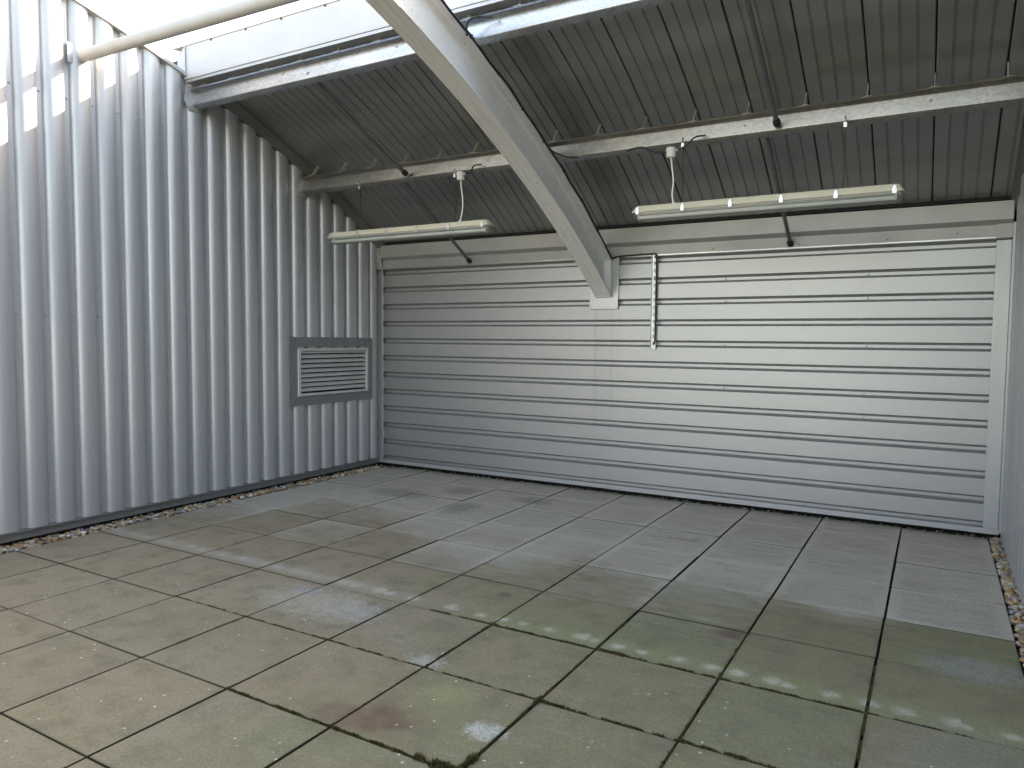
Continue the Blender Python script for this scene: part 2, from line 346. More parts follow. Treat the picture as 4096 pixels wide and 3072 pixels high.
# ------------------------------------------------------------------ left and right corrugated walls
PITCH, PAN0 = .1955, .0955
def rib_profile(kf, kl, h, step=1):
    """(y, proud) from pan kf to pan kl: narrow flat pans, wide rounded ribs"""
    pts = []
    for k in range(kf, kl):
        yc = PAN0 + PITCH*k
        pts += [(yc-.0, 0), (yc+.019, 0)]
        a = (PITCH-.038)/2; cy = yc + PITCH/2
        for i in range(1, 16):
            u = -math.cos(math.pi*i/16)
            pts.append((cy+a*u, h*(1-abs(u)**2.7)**.58))
        pts.append((yc+PITCH-.019, 0))
    pts += [(PAN0+PITCH*kl, 0), (PAN0+PITCH*kl+.0002, .0022), (PAN0+PITCH*kl+.012, .0022)]; return pts
def wall_sheet(prof, X, sgn, z0, drtop, parent, mat, hole=None):
    mb = MB()
    def strip(pts, lo, hi):
        v = []; f = []
        for y, d in pts: v += [(X+sgn*d, y, lo if not callable(lo) else lo(y)), (X+sgn*d, y, hi(y) if callable(hi) else hi)]
        for i in range(len(pts)-1):
            q = (2*i, 2*i+2, 2*i+3, 2*i+1); f.append(q if sgn > 0 else q[::-1])
        mb.add(v, f)
    top = lambda y: arc_z(y, drtop)
    if hole:
        ya, yb, za, zb = hole
        A = [q for q in prof if q[0] <= ya]; B = [q for q in prof if ya <= q[0] <= yb]; Cc = [q for q in prof if q[0] >= yb]
        if A and B: A = A + B[:1]
        if B and Cc: Cc = B[-1:] + Cc
        for seg, rng in ((A, [(z0, top)]), (B, [(z0, za), (zb, top)]), (Cc, [(z0, top)])):
            for lo, hi in rng:
                if len(seg) > 1: strip(seg, lo, hi)
    else: strip(prof, z0, top)
    return mb.build('cladding_sheet', mat, parent, smooth=True, sharp=40)

lw = thing('corrugated_wall', 'tall silver wall of vertical rounded ribs with a louvred vent near the corner', 'wall', loc=(0, 0, 0))
HOLE = (2.70, 3.72, .92, 1.39)
k = -18
while k < 19:
    ke = min(k+5, 19)
    pf = rib_profile(k, ke, .047)
    if ke == 19: pf = pf[:-2] + [q for q in rib_profile(19, 20, .042) if 3.811 < q[0] < 3.895]
    wall_sheet(pf, XL, 1, .12, .495, lw, 'left', HOLE if ke >= 13 else None); k = ke
# screws, one in every pan
sv = MB()
for i in range(2):
    pass
def dome(r, h, n=8):
    v = [(0, h, 0)]; f = []
    for j, (rr, hh) in enumerate(((r*.6, h*.85), (r, h*.3), (r, 0))):
        v += [(rr*math.cos(2*math.pi*i/n), hh, rr*math.sin(2*math.pi*i/n)) for i in range(n)]
    f += [(0, 1+(i+1) % n, 1+i) for i in range(n)]
    for j in (0, 1): f += [(1+j*n+i, 1+j*n+(i+1) % n, 1+(j+1)*n+(i+1) % n, 1+(j+1)*n+i) for i in range(n)]
    return v, f
dv, df = dome(.0085, .006)
screw_mesh = mesh('screw', dv, df, True); screw_mesh.materials.append(M['screw'])
def screw(parent, loc, axis):
    o = link('screw', screw_mesh, None, parent, loc); o.rotation_euler = Vector((0, 1, 0)).rotation_difference(Vector(axis)).to_euler()
for k in range(-1, 20):
    y = PAN0 + PITCH*k
    for z in (3.26, 1.665, .18):
        if z < arc_z(y, .49)-.03: screw(lw, (XL+.0005, y, z), (1, 0, 0))
# plinth, coping and inner verge flashing
mb = MB(); mb.prism_x([(0, 0)], 0, 0) if False else None
mb.box(-.72, -.652, YF, 4.06, .045, .112); mb.build('plinth', 'plinth', lw, bevel=.003)
box('plinth_ledge', 'plinth', lw, -.72, -.615, YF, 3.90, .106, .118, .001)
box('plinth_gap_fill', 'dark', lw, -.80, -.70, YF, 4.1, -.04, .10)  # near-black box filling the gap under the plinth
mb = MB(); sweep_arc(mb, [(-.72, .492), (-.585, .492), (-.585, .520), (-.72, .520)], -3.55, 1.50, 60, .492); mb.build('coping', 'trim', lw, smooth=True, sharp=30)
mb = MB(); sweep_arc(mb, [(-.66, .492), (-.60, .492), (-.57, .560), (-.56, .574), (-.66, .574)], 1.52, 4.0, 40, .492); mb.build('verge_flashing', 'flash', lw, smooth=True, sharp=30)
# corner trim
mb = MB(); mb.box(-.70, -.672, 3.880, 4.0, .095, 2.50); mb.box(-.70, -.594, 3.997, 4.012, .095, 2.297); mb.build('corner_trim', 'trim', lw, bevel=.002)

def light_block(parent, X):  # unseen sheet added behind a side wall to stop light leaks
    ysb = [YF+(4.3-YF)*i/40 for i in range(41)]; v = []; f = []
    for y in ysb: v += [(X, y, -.1), (X, y, arc_z(y, .49 if y < 1.5 else .60))]
    for i in range(40): f.append((2*i, 2*i+2, 2*i+3, 2*i+1))
    link('light_block', mesh('light_block', v, f), 'dark', parent)
light_block(lw, -.80)
rw = thing('corrugated_wall', 'silver ribbed wall seen edge-on at the far right', 'wall')
k = -18
while k < 20:
    ke = min(k+5, 20); wall_sheet(rib_profile(k, ke, .04), XR, -1, .03, .495, rw, 'left'); k = ke
mb = MB(); sweep_arc(mb, [(XR-.06, .492), (XR+.06, .492), (XR+.06, .520), (XR-.06, .520)], -3.55, 1.50, 60, .492); mb.build('coping', 'trim', rw, smooth=True, sharp=30)
mb = MB(); sweep_arc(mb, [(XR-.075, .574), (XR-.07, .56), (XR-.045, .492), (XR+.02, .492), (XR+.02, .574)], 1.52, 4.0, 40, .492); mb.build('verge_flashing', 'flash', rw, smooth=True, sharp=30)
light_block(rw, 5.60)
for k in range(8, 20): screw(rw, (XR-.0005, PAN0+PITCH*k, 1.665), (-1, 0, 0))

# ------------------------------------------------------------------ back wall
bw = thing('clad_wall', 'low silver back wall of horizontal metal cladding below the eaves', 'wall', loc=(0, 0, 0))
GT = 2.299; GP = .19605; DEP = .042; yf = 4.010
prof = [(yf+DEP, GT+.02), (yf+DEP, GT-.0001)]
prof = [(yf, GT+.004), (yf, GT)]
for i in range(12):
    g = GT - GP*i
    prof += [(yf, g), (yf+DEP, g-.021), (yf+DEP, g-.045), (yf, g-.066)]
prof.append((yf, .070))
pp = [prof[0]]
for q in prof[1:]:
    if q != pp[-1]: pp.append(q)
v = []; f = []
for y, z in pp: v += [(-.66, y, z), (5.44, y, z)]
for i in range(len(pp)-1): f.append((2*i, 2*i+2, 2*i+3, 2*i+1))
link('cladding_sheet', mesh('cladding_sheet', v, f), 'back', bw)
box('skirting', 'trim', bw, -.69, 2.247, 3.998, 4.007, .052, .092, .0015); box('skirting', 'trim', bw, 2.250, 5.452, 3.998, 4.007, .050, .092, .0015)
box('skirting_end', 'trim', bw, 5.265, 5.455, 3.994, 3.9975, .050, .094)
mb = MB(); mb.box(5.352, 5.452, 3.992, 4.008, .095, 2.288); mb.box(5.4525, 5.512, 4.000, 4.02, .06, 2.42); mb.build('corner_trim', 'trim', bw, bevel=.003)
box('light_block', 'dark', bw, -.8, 5.7, 4.20, 4.30, -.10, 2.75)  # unseen box added to stop sun leaking in under the wall
for X in (1.022, 3.335, 4.488):
    for z in (2.066, 1.870, 1.478, 1.086, .890, .498, .106): screw(bw, (X+random.uniform(-.005, .005), yf+DEP-.0005, z+.002), (0, -1, 0))
# bearing plate where the rafter meets the wall
mb = MB(); mb.box(2.028, 2.325, 3.993, 4.0085, 1.905, 2.306); mb.build('bearing_plate', 'trim', bw, bevel=.0015)
mb = MB(); mb.box(2.026, 2.323, 3.989, 3.9925, 1.812, 1.925); mb.build('bearing_plate', 'trim', bw, bevel=.001)
for X, z in ((2.313, 2.24), (2.313, 2.10), (2.313, 1.98), (2.305, 1.83), (2.23, 1.835), (2.15, 1.832), (2.045, 1.83), (2.19, 1.83)):
    o = link('rivet', screw_mesh, None, bw, (X, 3.9925 if z > 1.93 else 3.9885, z)); o.scale = (.5,)*3; o.rotation_euler = (0, 0, math.pi)

# unseen parapet added behind the camera, low and dark to limit bounced light
ow = thing('added_parapet', 'unseen low grey parapet added opposite the eaves to limit bounced light', 'wall', loc=(0, YF, 0))
box('added_parapet_body', 'flash', ow, -.65, 5.5, -.15, 0, -.04, 1.05, .004); box('coping', 'trim', ow, -.68, 5.53, -.19, .04, 1.051, 1.085, .004)

# ------------------------------------------------------------------ roof
rf = thing('roof', 'curved metal roof with seamed sheets, white fascia edge and dark shaded underside', 'roof')
SH = .578
seams = [5.304-.3855*i for i in range(-1, 17)]
panel_me = None
hw = .3855/2
sec = [(-hw+.004, .055), (-hw+.005, .004), (-hw+.012, 0)]
for q in (-.0964, 0, .0964): sec += [(q-.008, 0), (q-.005, .005), (q-.001, .005), (q, .001), (q+.001, .005), (q+.005, .005), (q+.008, 0)]
sec += [(hw-.012, 0), (hw-.005, .004), (hw-.004, .055)]
mb = MB(); sweep_arc(mb, [(x, d+SH) for x, d in sec], 1.50, 3.985, 26, SH, closed=False)
panel_me = mesh('roof_panel', mb.v, mb.f, True, None, 20); panel_me.materials.append(M['sheet'])
for a in seams[:-1]:
    xc = a - hw
    if -.90 < xc < 5.55: link('roof_panel', panel_me, None, rf, (xc, 0, 0))
mb = MB(); sweep_arc(mb, [(-.92, .662), (5.72, .662), (5.72, .70), (-.92, .70)], 1.52, 4.35, 30, .66); mb.build('sky_block_skin', 'skin', rf)  # unseen outer skin added over the panels to block the sky
# fascia
box('fascia_panel', 'white', rf, -.628, 5.60, 1.480, 1.492, 3.735, 3.972, .003)
mb = MB(); mb.prism_x([(1.478, 3.7335), (1.462, 3.730), (1.462, 3.690), (1.486, 3.690), (1.492, 3.7335)], -.628, 5.60); mb.build('fascia_drip', 'white', rf)
box('fascia_soffit', 'trim', rf, -.628, 5.60, 1.470, 1.56, 3.664, 3.6885, .001)
mb = MB(); mb.prism_x([(1.474, 3.974), (1.474, 3.979), (1.80, 4.02), (1.80, 4.015)], -.80, 5.6); mb.build('ridge_cap', 'white', rf)
mb = MB(); v = [(-.80, 1.50, 3.76), (-.634, 1.472, 3.70), (-.634, 1.472, 3.972), (-.80, 1.54, 3.965)]
mb.add(v, [(0, 1, 2, 3)]); mb.add([(a+.0, b+.012, c) for a, b, c in v], [(3, 2, 1, 0)]); mb.build('fascia_end', 'white', rf)
box('fascia_joint', 'trim', rf, -.634, -.622, 1.466, 1.479, 3.70, 3.974)
for i, X in enumerate((-.64, -.30, .12, .52, .98, 3.0, 3.6)): o = link('screw', screw_mesh, None, rf, (X, 1.478, 3.966)); o.rotation_euler = (0, 0, math.pi); o.scale = (1.3,)*3; o.material_slots[0].link = 'OBJECT'; o.material_slots[0].material = M['ring']
# eaves flashing above the back wall
mb = MB(); mb.prism_x([(4.0, 2.316), (3.997, 2.402), (3.952, 2.436), (3.960, 2.572), (4.03, 2.585), (4.03, 2.316)], -.60, 5.45); mb.build('eaves_flashing', 'eave', rf)
box('eaves_packer', 'galv', rf, -.60, 5.352, 3.990, 4.02, 2.302, 2.3145, .001)
box('eaves_gap_shade', 'dark', rf, -.62, 5.5, 4.00, 4.05, 2.588, 2.70)  # near-black strip paints the shaded gap at the sheet ends
mb = MB(); mb.prism_x([(3.985, 2.303), (3.985, 2.40), (3.99, 2.42), (4.0, 2.42), (4.0, 2.303)], 5.354, 5.452); mb.build('eaves_end_flashing', 'eave', rf)
mb = MB(); v = [(-.655, 3.86, 2.30), (-.585, 3.99, 2.30), (-.585, 3.95, 2.44), (-.585, 3.97, 2.60), (-.655, 3.86, 2.60)]
mb.add(v, [(0, 1, 2, 3, 4)]); mb.add([(a-.006, b+.006, c) for a, b, c in v], [(4, 3, 2, 1, 0)]); mb.build('eaves_end_flashing', 'eave', rf)
for X in (.72, 1.25, 1.82, 2.55, 3.22, 3.95, 4.62, 5.1): o = link('screw', screw_mesh, None, rf, (X, 3.998, 2.345+.01*math.sin(X*9))); o.rotation_euler = (0, 0, math.pi); o.scale = (.7,)*3; o.material_slots[0].link = 'OBJECT'; o.material_slots[0].material = M['ring']

# ------------------------------------------------------------------ rafter
rr_ = thing('rafter', 'cream painted curved steel I-beam rising from the back wall past the roof edge', 'beam', loc=(0, 0, 0))
x0, x1, xm = 2.093, 2.259, 2.176
I = [(x0, 0), (x1, 0), (x1, .012), (xm+.018, .013), (xm+.006, .026), (xm+.006, .273), (xm+.018, .286), (x1, .287), (x1, .2985), (x0, .2985), (x0, .287), (xm-.018, .286), (xm-.006, .273), (xm-.006, .026), (xm-.018, .013), (x0, .012)]
mb = MB(); sweep_arc(mb, I, -3.55, 3.99, 90, 0); mb.build('steel_section', 'rafter', rr_, smooth=True, sharp=40)
mb = MB(); mb.box(x0+.004, x1-.004, 3.965, 3.9885, 1.93, 2.29); mb.build('end_plate', 'rafter', rr_)

# ------------------------------------------------------------------ purlins
def zed(mb, yw, base, x0, x1, h=.122, fl=.062, lip=.016, t=.003):
    """Z section standing square on the arc; top flange points up the slope, bottom flange down it"""
    th = th_of(yw, base)
    def P(s, d): y, z = arc_pt(th, base+d); return (y+s*math.cos(th), z-s*math.sin(th))
    mid = [(fl, lip), (fl, 0), (.004, 0), (0, .004), (0, h-.004), (-.004, h), (-fl, h), (-fl, h-lip)]
    # thicken the centre line
    pts = [P(*q) for q in mid]; A = []; B = []
    for i, q in enumerate(pts):
        a = Vector(pts[max(i-1, 0)]); b = Vector(pts[min(i+1, len(pts)-1)]); d = (b-a).normalized(); n = Vector((-d.y, d.x))*t/2
        A.append((q[0]+n.x, q[1]+n.y)); B.append((q[0]-n.x, q[1]-n.y))
    mb.prism_x(A + B[::-1], x0, x1)
    return P
def cleat(parent, P, x, mat, w=.16):
    pts = [P(-.10, .135), P(.06, .14), P(.075, -.02), P(-.02, -.055), P(-.085, -.0)]
    mb = MB(); n = len(pts); v = [(x, *q) for q in pts]+[(x+.008, *q) for q in pts]
    mb.add(v, [tuple(range(n))[::-1], tuple(range(n, 2*n))]+[(i, (i+1) % n, n+(i+1) % n, n+i) for i in range(n)])
    mb.build('cleat', mat, parent, bevel=.001)
p1 = thing('purlin', 'bright galvanised steel purlin running just below the white fascia', 'purlin', 'roof purlins')
mb = MB(); P1 = zed(mb, 1.515, .300, -.60, 5.46); z1_ = mb.build('zed_section', 'galv', p1, smooth=True, sharp=50)
cleat(p1, P1, -.604, 'trim')
p2 = thing('purlin', 'dull galvanised steel purlin across mid roof from which the light fittings hang', 'purlin', 'roof purlins')
mb = MB(); P2 = zed(mb, 2.745, .300, -.60, 5.46); z2_ = mb.build('zed_section', 'galv2', p2, smooth=True, sharp=50)
cleat(p2, P2, -.604, 'trim')
for X in (.46, 1.6, 2.45, 3.75, 4.9):
    for P, o_, hh in ((P1, z1_, .09), (P2, z2_, .07)):
        y, z = P(-.002, hh); b = link('bolt', screw_mesh, None, o_, (X, y, z)); b.rotation_euler = (0, 0, math.pi); b.scale = (1.1,)*3
for xb in (1.93, 2.29):
    mb = MB(); a = P2(.0, -.004); b = P2(.052, -.004); c = P2(.052, -.008); d = P2(0, -.008)
    mb.prism_x([a, b, c, d], xb, xb+.22 if xb > 2 else xb+.15); mb.build('splice_plate', 'galv', p2)
# clips holding the sheets
for P, zz_ in ((P1, z1_), (P2, z2_)):
    for a in seams:
        if -.55 < a < 5.4:
            y0, z0 = P(-.030, .124); y1, z1 = P(-.005, .284)
            mb = MB(); mb.add([(a-.003, y0-.018, z0), (a-.003, y0+.02, z0-.004), (a-.003, y1+.02, z1-.006), (a-.003, y1-.018, z1), (a+.003, y0-.018, z0), (a+.003, y0+.02, z0-.004), (a+.003, y1+.02, z1-.006), (a+.003, y1-.018, z1)],
                              [(0, 1, 2, 3), (7, 6, 5, 4), (0, 3, 7, 4), (1, 5, 6, 2), (0, 4, 5, 1), (3, 2, 6, 7)])
            th = th_of(y0, .45)
            mb.add([(a-.03+dx, yy, zz+dz) for dz in (0, .004) for dx, (yy, zz) in ((0, P(-.060, .1245)), (.06, P(-.060, .1245)), (.06, P(-.01, .1245)), (0, P(-.01, .1245)))], [(3, 2, 1, 0), (4, 5, 6, 7), (0, 1, 5, 4), (1, 2, 6, 5), (2, 3, 7, 6), (3, 0, 4, 7)])
            mb.build('sheet_clip', 'clip', zz_)

# ------------------------------------------------------------------ tie rods
def tie(label, a, b, bend=0):
    t = thing('tie_rod', label, 'rod', 'dark tie rods between purlins and eaves', loc=b)
    a = Vector(a); b = Vector(b); d = (b-a); L = d.length; d.normalize()
    mid = a+d*L*.72 + Vector((0, 0, -bend))
    pts = spline([a, a+d*L*.4+Vector((0, 0, -bend*.25)), mid, b], 6)
    mb = MB(); mb.tube([p-b for p in pts], .016, 8); mb.build('rod', 'rod', t, smooth=True, sharp=50)
    mb = MB(); mb.tube([-d*.05, -d*.02, d*.012, d*.02], 0, 10, rs=[.017, .026, .026, .016]); mb.build('end_nut', 'black', t, smooth=True, sharp=40)
tie('dark tie rod between the purlins above the left light fitting', (.746, 1.53, 3.535), (.76, 2.705, 3.005), .015)
tie('dark tie rod ending at the eaves beside the left light fitting', (.62, 2.78, 3.02), (.622, 3.975, 2.345))
tie('dark tie rod between the purlins above the right light fitting', (3.985, 1.53, 3.535), (3.983, 2.705, 3.012), .0)
tie('dark tie rod ending at the eaves behind the right light fitting', (3.885, 2.78, 3.03), (3.882, 3.975, 2.345))

# ------------------------------------------------------------------ cream pipe high on the left
pi_ = thing('pipe', 'cream round pipe crossing the open sky from the left wall', 'pipe', loc=(-.60, .585, 3.592))
mb = MB(); mb.tube([(-.06, 0, .0), (.9, .005, -.012), (2.2, .01, -.03), (6.1, .02, -.06)], .044, 20); mb.build('tube', 'pipe', pi_, smooth=True, sharp=50)
mb = MB(); mb.tube([(-.02, 0, 0), (.012, 0, 0)], .049, 20); mb.build('end_ring', 'pipe', pi_, smooth=True, sharp=40)
mb = MB(); mb.box(-.024, -.019, -.10, .035, -.07, .075); mb.build('collar_plate', 'trim', pi_)

# ------------------------------------------------------------------ louvred vent
vt = thing('louvred_vent', 'grey louvred air vent in a flat surround on the ribbed left wall', 'vent', loc=(-.598, 3.19, .815))
def ring(name, ya, yb, za, zb, wy, wz, x0, x1, mat):
    for (n_, q) in (('', [(ya, za), (yb, za), (yb-wy, za+wz), (ya+wy, za+wz)]), ('', [(yb, za), (yb, zb), (yb-wy, zb-wz), (yb-wy, za+wz)]), ('', [(yb, zb), (ya, zb), (ya+wy, zb-wz), (yb-wy, zb-wz)]), ('', [(ya, zb), (ya, za), (ya+wy, za+wz), (ya+wy, zb-wz)])):
        cy = sum(a for a, b in q)/4; cz = sum(b for a, b in q)/4
        q = [(cy+(a-cy)*.9985, cz+(b-cz)*.9985) for a, b in q]
        mb = MB(); mb.add([(x0, a, b) for a, b in q]+[(x1, a, b) for a, b in q], [(3, 2, 1, 0), (4, 5, 6, 7), (0, 1, 5, 4), (1, 2, 6, 5), (2, 3, 7, 6), (3, 0, 4, 7)])
        mb.build(name, mat, vt, bevel=.0012)
ring('surround_strip', -.622, .622, 0, .70, .118, .10, -.03, .0, 'vent')
ring('frame_bar', -.508, .540-.0, .098, .585, .030, .026, -.02, .018, 'blade')
for i in range(9):
    z = .150 + i*.0487
    mb = MB(); pr = [(-.006, 0), (-.002, -.004), (-.055, .034), (-.058, .031)]
    mb.prism_x([(0, 0)], 0, 0) if False else None
    pts = [(.008, z-.006), (.010, z), (-.020, z+.030), (-.024, z+.027)]
    mb.add([(x, -.478, zz) for x, zz in pts]+[(x, .512, zz) for x, zz in pts], [(0, 1, 5, 4), (1, 2, 6, 5), (2, 3, 7, 6), (3, 0, 4, 7), (3, 2, 1, 0), (4, 5, 6, 7)])
    mb.build('blade', 'blade', vt)
box('vent_gap_shade', 'dark', vt, -.16, -.15, -.52, .55, .09, .60)  # near-black sheet paints the shade seen between the blades
for yy in (-.44, .0, .46):
    for zz in (.572, .111): o = link('screw', screw_mesh, None, vt, (.0142, yy, zz)); o.rotation_euler = (0, 0, -math.pi/2); o.scale = (.5,)*3

# ------------------------------------------------------------------ light fittings
def ring_section(w, zs): pass
def rounded_tray(L, prof, n=6, rc=.035):
    """stack of rounded-rectangle outlines (half width, z, inset of the ends)"""
    mb = MB(); loops = []
    for hwid, z, ins in prof:
        pts = []; hx = L/2-ins; r = min(rc, hwid*.95)
        for cx, cy, a0 in ((hx-r, hwid-r, 0), (-hx+r, hwid-r, 90), (-hx+r, -hwid+r, 180), (hx-r, -hwid+r, 270)):
            for i in range(n+1): a = R(a0+90*i/n); pts.append((cx+r*math.cos(a), cy+r*math.sin(a), z))
        loops.append(pts)
    k = len(loops[0]); v = [q for l in loops for q in l]; f = []
    for i in range(len(loops)-1):
        for j in range(k): f.append((i*k+j, i*k+(j+1) % k, (i+1)*k+(j+1) % k, (i+1)*k+j))
    f += [tuple(reversed(range(k))), tuple(range((len(loops)-1)*k, len(loops)*k))]
    mb.add(v, f); return mb
def chain_mesh(L):
    mb = MB(); n = int(L/.017)
    for i in range(n):
        z = -i*.017-.011; ring_ = []
        for j in range(10):
            a = 2*math.pi*j/10; q = (.0055*math.cos(a), .0115*math.sin(a))
            ring_.append(Vector((q[0], 0, z+q[1])) if i % 2 else Vector((0, q[0], z+q[1])))
        ring_.append(ring_[0]); mb.tube(ring_, .0019, 5, cap=False)
    return mb
def fitting(label, xc, length, z0, chains, hooks):
    """z0 = height of the rim between housing and diffuser"""
    t = thing('light_fitting', label, 'light', 'hanging fluorescent light fittings', loc=(xc, 2.72, z0))
    hs = rounded_tray(length, [(.062, -.004, 0), (.064, .002, 0), (.062, .008, 0), (.058, .010, .006), (.049, .040, .022), (.044, .044, .028)]).build('housing', 'body', t, smooth=True, sharp=35)
    rounded_tray(length-.012, [(.030, -.066, .040), (.043, -.058, .026), (.052, -.042, .014), (.056, -.020, .006), (.058, -.005, .001)]).build('diffuser', 'clear', t, smooth=True, sharp=60)
    box('gear_tray', 'tube', t, -length/2+.05, length/2-.05, -.040, .040, -.012, -.006)
    g = MB(); g.tube([(-length/2+.055, 0, -.038), (length/2-.055, 0, -.038)], .0145, 12); g.build('fluorescent_tube', 'tube', t, smooth=True, sharp=50)
    for s in (-1, 1): box('lamp_holder', 'pvc', t, s*(length/2-.05)-.008, s*(length/2-.05)+.008, -.018, .018, -.056, -.0125)
    for i in range(6):
        x = -length/2+.055+(length-.11)*i/5
        for s in (-1, 1):
            mb = MB(); mb.box(x-.013, x+.013, s*.0665-.002, s*.0665+.002, -.020, .016); mb.box(x-.009, x+.009, s*.064-.003, s*.064+.003, .014, .030); mb.box(x-.006, x+.006, s*.0705-.002, s*.0705+.002, -.010, .020)
            mb.build('clip', 'chrome', hs, bevel=.001)
    for cx, top in zip(chains, hooks):
        L = top-.055-(z0+.044)
        mb = chain_mesh(L); mb.build('chain', 'rust', t, smooth=True, sharp=60, loc=(cx-xc, .0, L+.044))
        mb = MB(); pts = [(0, -.006+.014*math.cos(a), .02+.020*math.sin(a)) for a in [R(q) for q in range(-70, 260, 30)]]
        mb.tube(spline(pts, 2), .0045, 6); mb.box(-.010, .010, -.012, .012, -.030, .002); mb.build('beam_clip', 'steel', t, loc=(cx-xc, -.012, top-.03-z0))
        box('eyelet', 'pvc', hs, cx-xc-.012, cx-xc+.012, -.012, .012, .042, .050)
    return t
fitting('left cream fluorescent light fitting hanging near the ribbed wall', .745, 1.85, 2.482, (.212, 1.304), (2.975, 2.975))
fitting('right cream fluorescent light fitting hanging right of the curved beam', 3.862, 1.83, 2.480, (3.326, 4.416), (2.985, 2.985))
def jbox(label, x, z, wires, down):
    t = thing('junction_box', label, 'box', 'round junction boxes under the purlin', loc=(x, 2.705, z))
    mb = MB(); mb.tube([(0, 0, -.042), (0, 0, -.036), (0, 0, -.004), (0, 0, 0), (0, 0, .026), (0, 0, .030)], 0, 18, rs=[.026, .033, .035, .038, .038, .034]); mb.build('body', 'pvc', t, smooth=True, sharp=40)
    mb = MB(); mb.tube([(.034, 0, .006), (.056, 0, .008)], .011, 10); mb.build('gland', 'steel', t, smooth=True)
    tube('lamp_cable', 'pvc', t, spline([(0, 0, -.04), (.012, -.004, -.12), (.022, 0, -.22), (.014, .004, -.31), (down[0]-x, .01, down[1]-z)], 8), .0062, 8)
    mb = MB(); mb.tube([(down[0]-x, .01, down[1]-z-.004), (down[0]-x, .01, down[1]-z+.012)], .013, 10); mb.build('cable_gland', 'pvc', t)
    for w_ in wires: tube('supply_cable', 'black', t, spline([Vector(q)-Vector((x, 2.705, z)) for q in w_], 8), .0065, 8)
jbox('white junction box above the left light fitting', 1.365, 2.925, [[(1.42, 2.70, 2.934), (1.47, 2.70, 2.945), (1.51, 2.69, 2.99), (1.57, 2.72, 3.0)]], (1.352, 2.528))
jbox('white junction box above the right light fitting', 3.238, 2.905, [[(3.29, 2.70, 2.912), (3.35, 2.70, 2.935), (3.42, 2.69, 2.985), (3.49, 2.72, 2.995)], [(3.20, 2.70, 2.905), (3.12, 2.69, 2.915), (3.02, 2.69, 2.96), (2.94, 2.71, 2.965), (2.88, 2.745, 2.965)]], (3.262, 2.526))

# ------------------------------------------------------------------ black cable on the rafter and wall tray
pts = []
for i in range(30):
    y = .55+(3.955-.55)*i/29; dr = .298+.006*math.sin(i*1.7)+.004*math.sin(i*.6+1); th = th_of(y, .3); yy, zz = arc_pt(th, dr); pts.append((2.267+.003*math.sin(i*1.1), yy, zz))
bc = thing('black_cable', 'black cable clipped along the edge of the curved beam', 'cable', loc=(0, 0, 0))
tube('cable_run', 'black', bc, spline(pts+[(2.262, 3.985, 2.296), (2.33, 3.984, 2.312), (2.45, 3.984, 2.316), (2.62, 3.984, 2.318), (2.665, 3.975, 2.318)], 3), .0085, 8)
for i in (4, 8, 11, 14, 17, 20, 23, 26): mb = MB(); x, y, z = pts[i]; mb.box(x-.012, x+.008, y-.010, y+.010, z-.010, z+.012); mb.build('cable_clip', 'black', bc, bevel=.002)
y, z = arc_pt(th_of(1.47, .3), .30)
tube('cable_tail', 'black', bc, spline([(2.267, y-.03, z-.02), (2.28, y-.05, z+.05), (2.34, y-.035, z+.085), (2.44, y+.0, z+.075)], 8), .0075, 8)
tube('cable_tail', 'black', bc, spline([(2.268, 2.60, 3.04), (2.30, 2.63, 3.0), (2.38, 2.68, 2.965), (2.47, 2.72, 2.955)], 8), .0075, 8)

ct = thing('cable_tray', 'narrow perforated steel cable tray fixed upright on the back wall', 'tray', loc=(2.682, 4.0, 1.43))
mb = MB(); n = 26; H = .885; yb = -.004; hx = .025
zc = [H*i/n for i in range(n+1)]
xsn = [-hx, -.006, .006, hx]
vv = [(x, yb, z) for z in zc for x in xsn]; ff = []
for i in range(n):
    for j in range(3):
        if j == 1 and i % 2 == 1: continue
        ff.append((i*4+j, i*4+j+1, (i+1)*4+j+1, (i+1)*4+j))
mb.add(vv, ff); mb.box(-hx-.0015, -hx, yb-.016, yb+.001, 0, H); mb.box(hx, hx+.0015, yb-.016, yb+.001, 0, H)
mb.build('perforated_channel', 'galv', ct)
tube('black_conductor', 'black', ct, spline([(-.01, -.02, .890), (.012, -.022, .885), (.020, -.018, .84), (.021, -.015, .5), (.020, -.015, .12), (.016, -.015, .07), (.004, -.016, .045)], 8), .0085, 10)

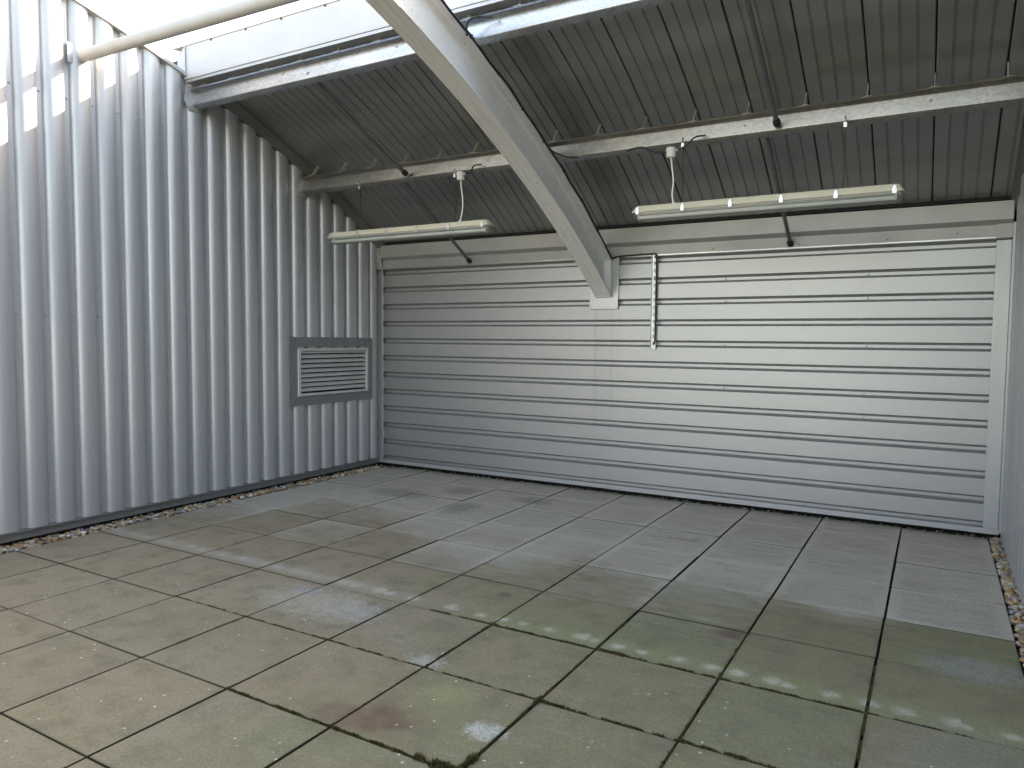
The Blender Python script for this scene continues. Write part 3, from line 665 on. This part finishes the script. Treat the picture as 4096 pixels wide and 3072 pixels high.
# ------------------------------------------------------------------ gravel strips and moss (uncountable)
ico_v = []; ico_f = []
import bmesh
bm = bmesh.new(); bmesh.ops.create_icosphere(bm, subdivisions=2, radius=1)
ico_v = [q.co.copy() for q in bm.verts]; ico_f = [tuple(x.index for x in q.verts) for q in bm.faces]; bm.free()
PAL = [(.42, .34, .24), (.38, .23, .11), (.32, .18, .08), (.25, .24, .22), (.50, .47, .41), (.16, .15, .15), (.46, .32, .16), (.36, .29, .20), (.56, .52, .45), (.34, .20, .10), (.21, .21, .22)]
def gravel(name, label, x0, x1, y0, y1, n, zr, size=(.011, .021)):
    mb = MB(); rg = random.Random(len(label))
    for i in range(n):
        s = rg.uniform(*size); c = rg.choice(PAL); k = rg.uniform(.75, 1.15); c = tuple(min(.8, q*k*1.15) for q in c)
        m_ = Matrix.Rotation(rg.uniform(0, 6.3), 3, 'Z') @ Matrix.Rotation(rg.uniform(-.5, .5), 3, 'X') @ Matrix.Diagonal((s*rg.uniform(1, 1.45), s*rg.uniform(.75, 1.1), s*rg.uniform(.55, .8)))
        o = Vector((rg.uniform(x0, x1), rg.uniform(y0, y1), rg.uniform(*zr)))
        ph = rg.uniform(0, 6)
        mb.add([m_ @ (q*(1+.10*math.sin(3*q.x+ph)+.08*math.sin(4*q.y+2*ph))) + o for q in ico_v], ico_f, c)
    g = mb.build(name, 'pebble', None, smooth=True, sharp=180); g['kind'] = 'stuff'; g['label'] = label; g['category'] = 'gravel'
gravel('gravel', 'strip of brown and grey pebbles along the ribbed left wall', -.70, -.568, -.8, 4.02, 2100, (-.025, .016))
gravel('gravel', 'strip of orange and grey pebbles beside the right wall', 5.415, 5.50, -.3, 4.05, 1200, (-.025, .012))
gravel('gravel', 'thin line of dark pebbles in the gap under the back wall', -.6, 5.45, 4.09, 4.18, 900, (-.035, -.012), (.008, .015))

def moss(name, label, lines):
    mb = MB(); rg = random.Random(5)
    for (xa, ya, xb, yb, dens, wdt, hgt) in lines:
        L = math.hypot(xb-xa, yb-ya)
        for i in range(int(L*dens)):
            t = rg.random(); ph = math.sin(t*L*23+xa*5)+math.sin(t*L*61+1)+rg.uniform(-1, 1)
            if ph < -.2: continue
            sp = wdt*max(.25, ph*.5)
            x = xa+(xb-xa)*t+rg.gauss(0, sp); y = ya+(yb-ya)*t+rg.gauss(0, sp)
            c = rg.choice([(.055, .065, .015), (.085, .085, .018), (.10, .075, .02), (.035, .035, .012), (.12, .085, .025)])
            h = hgt*rg.uniform(.4, 1.2); a = rg.uniform(0, 6.3); s = rg.uniform(.0012, .0032)
            d = Vector((math.cos(a), math.sin(a), 0)); e = Vector((-d.y, d.x, 0)); b = Vector((x, y, -.006)); tip = b+d*h*rg.uniform(.2, .9)+Vector((0, 0, .006+h))
            mb.add([b-e*s, b+e*s, (b+tip)/2+e*s*1.2+Vector((0, 0, h*.2)), tip, (b+tip)/2-e*s*1.2+Vector((0, 0, h*.2))], [(0, 1, 2, 4), (4, 2, 3)], c)
    g = mb.build(name, 'moss', None); g['kind'] = 'stuff'; g['label'] = label; g['category'] = 'moss'
moss('moss', 'green and brown moss tufts growing in the paving joints',
     [(3.42, -.6, 3.60, -.6, 9000, .012, .016), (3.6, -.6, 3.6, -.50, 9000, .012, .016), (3.6, -.04, 3.6, .03, 5000, .008, .011), (3.50, 0, 3.72, 0, 3500, .006, .008),
      (2.3, 0, 3.6, 0, 1500, .0035, .006), (3.6, 0, 5.3, 0, 1500, .0035, .006), (2.6, .6, 4.2, .6, 1500, .0035, .006), (4.2, .6, 5.2, .6, 1600, .0035, .006), (3.0, .6, 3.1, .6, 5000, .006, .008), (3.62, .6, 3.75, .6, 6000, .005, .008),
      (2.4, -.6, 3.4, -.6, 2000, .004, .007), (4.2, 0, 4.45, 0, 6000, .006, .009), (1.2, 0, 2.3, 0, 900, .003, .005),
      (3.6, -.55, 3.6, 1.0, 1000, .003, .005), (4.2, -.4, 4.2, 1.2, 1200, .0035, .006), (4.8, -.4, 4.8, 1.1, 900, .003, .006), (3.0, -.6, 3.0, .6, 900, .003, .005), (3.0, .6, 3.0, 1.4, 500, .002, .004)])

# leaf litter blown into the back left corner
mb = MB(); rg = random.Random(3)
for i in range(160):
    if i < 90: x, y = -.64+abs(rg.gauss(0, .10)), 3.99-abs(rg.gauss(0, .05))+.04
    else: x, y = rg.uniform(-.6, 5.3), 4.06+rg.uniform(-.03, .03)
    z = rg.uniform(.0, .012); a = rg.uniform(0, 6.3); L = rg.uniform(.006, .018); wd = L*rg.uniform(.25, .6)
    d = Vector((math.cos(a), math.sin(a), rg.uniform(-.3, .5))); e = Vector((-math.sin(a), math.cos(a), 0)); c = Vector((x, y, z))
    mb.add([c-d*L, c-e*wd, c+d*L, c+e*wd], [(0, 1, 2, 3)], rg.choice([(.10, .06, .03), (.16, .10, .05), (.06, .045, .03), (.22, .15, .08)]))
g = mb.build('leaf_litter', 'moss', None); g['kind'] = 'stuff'; g['label'] = 'dry brown leaf litter in the corner below the back wall'; g['category'] = 'litter'
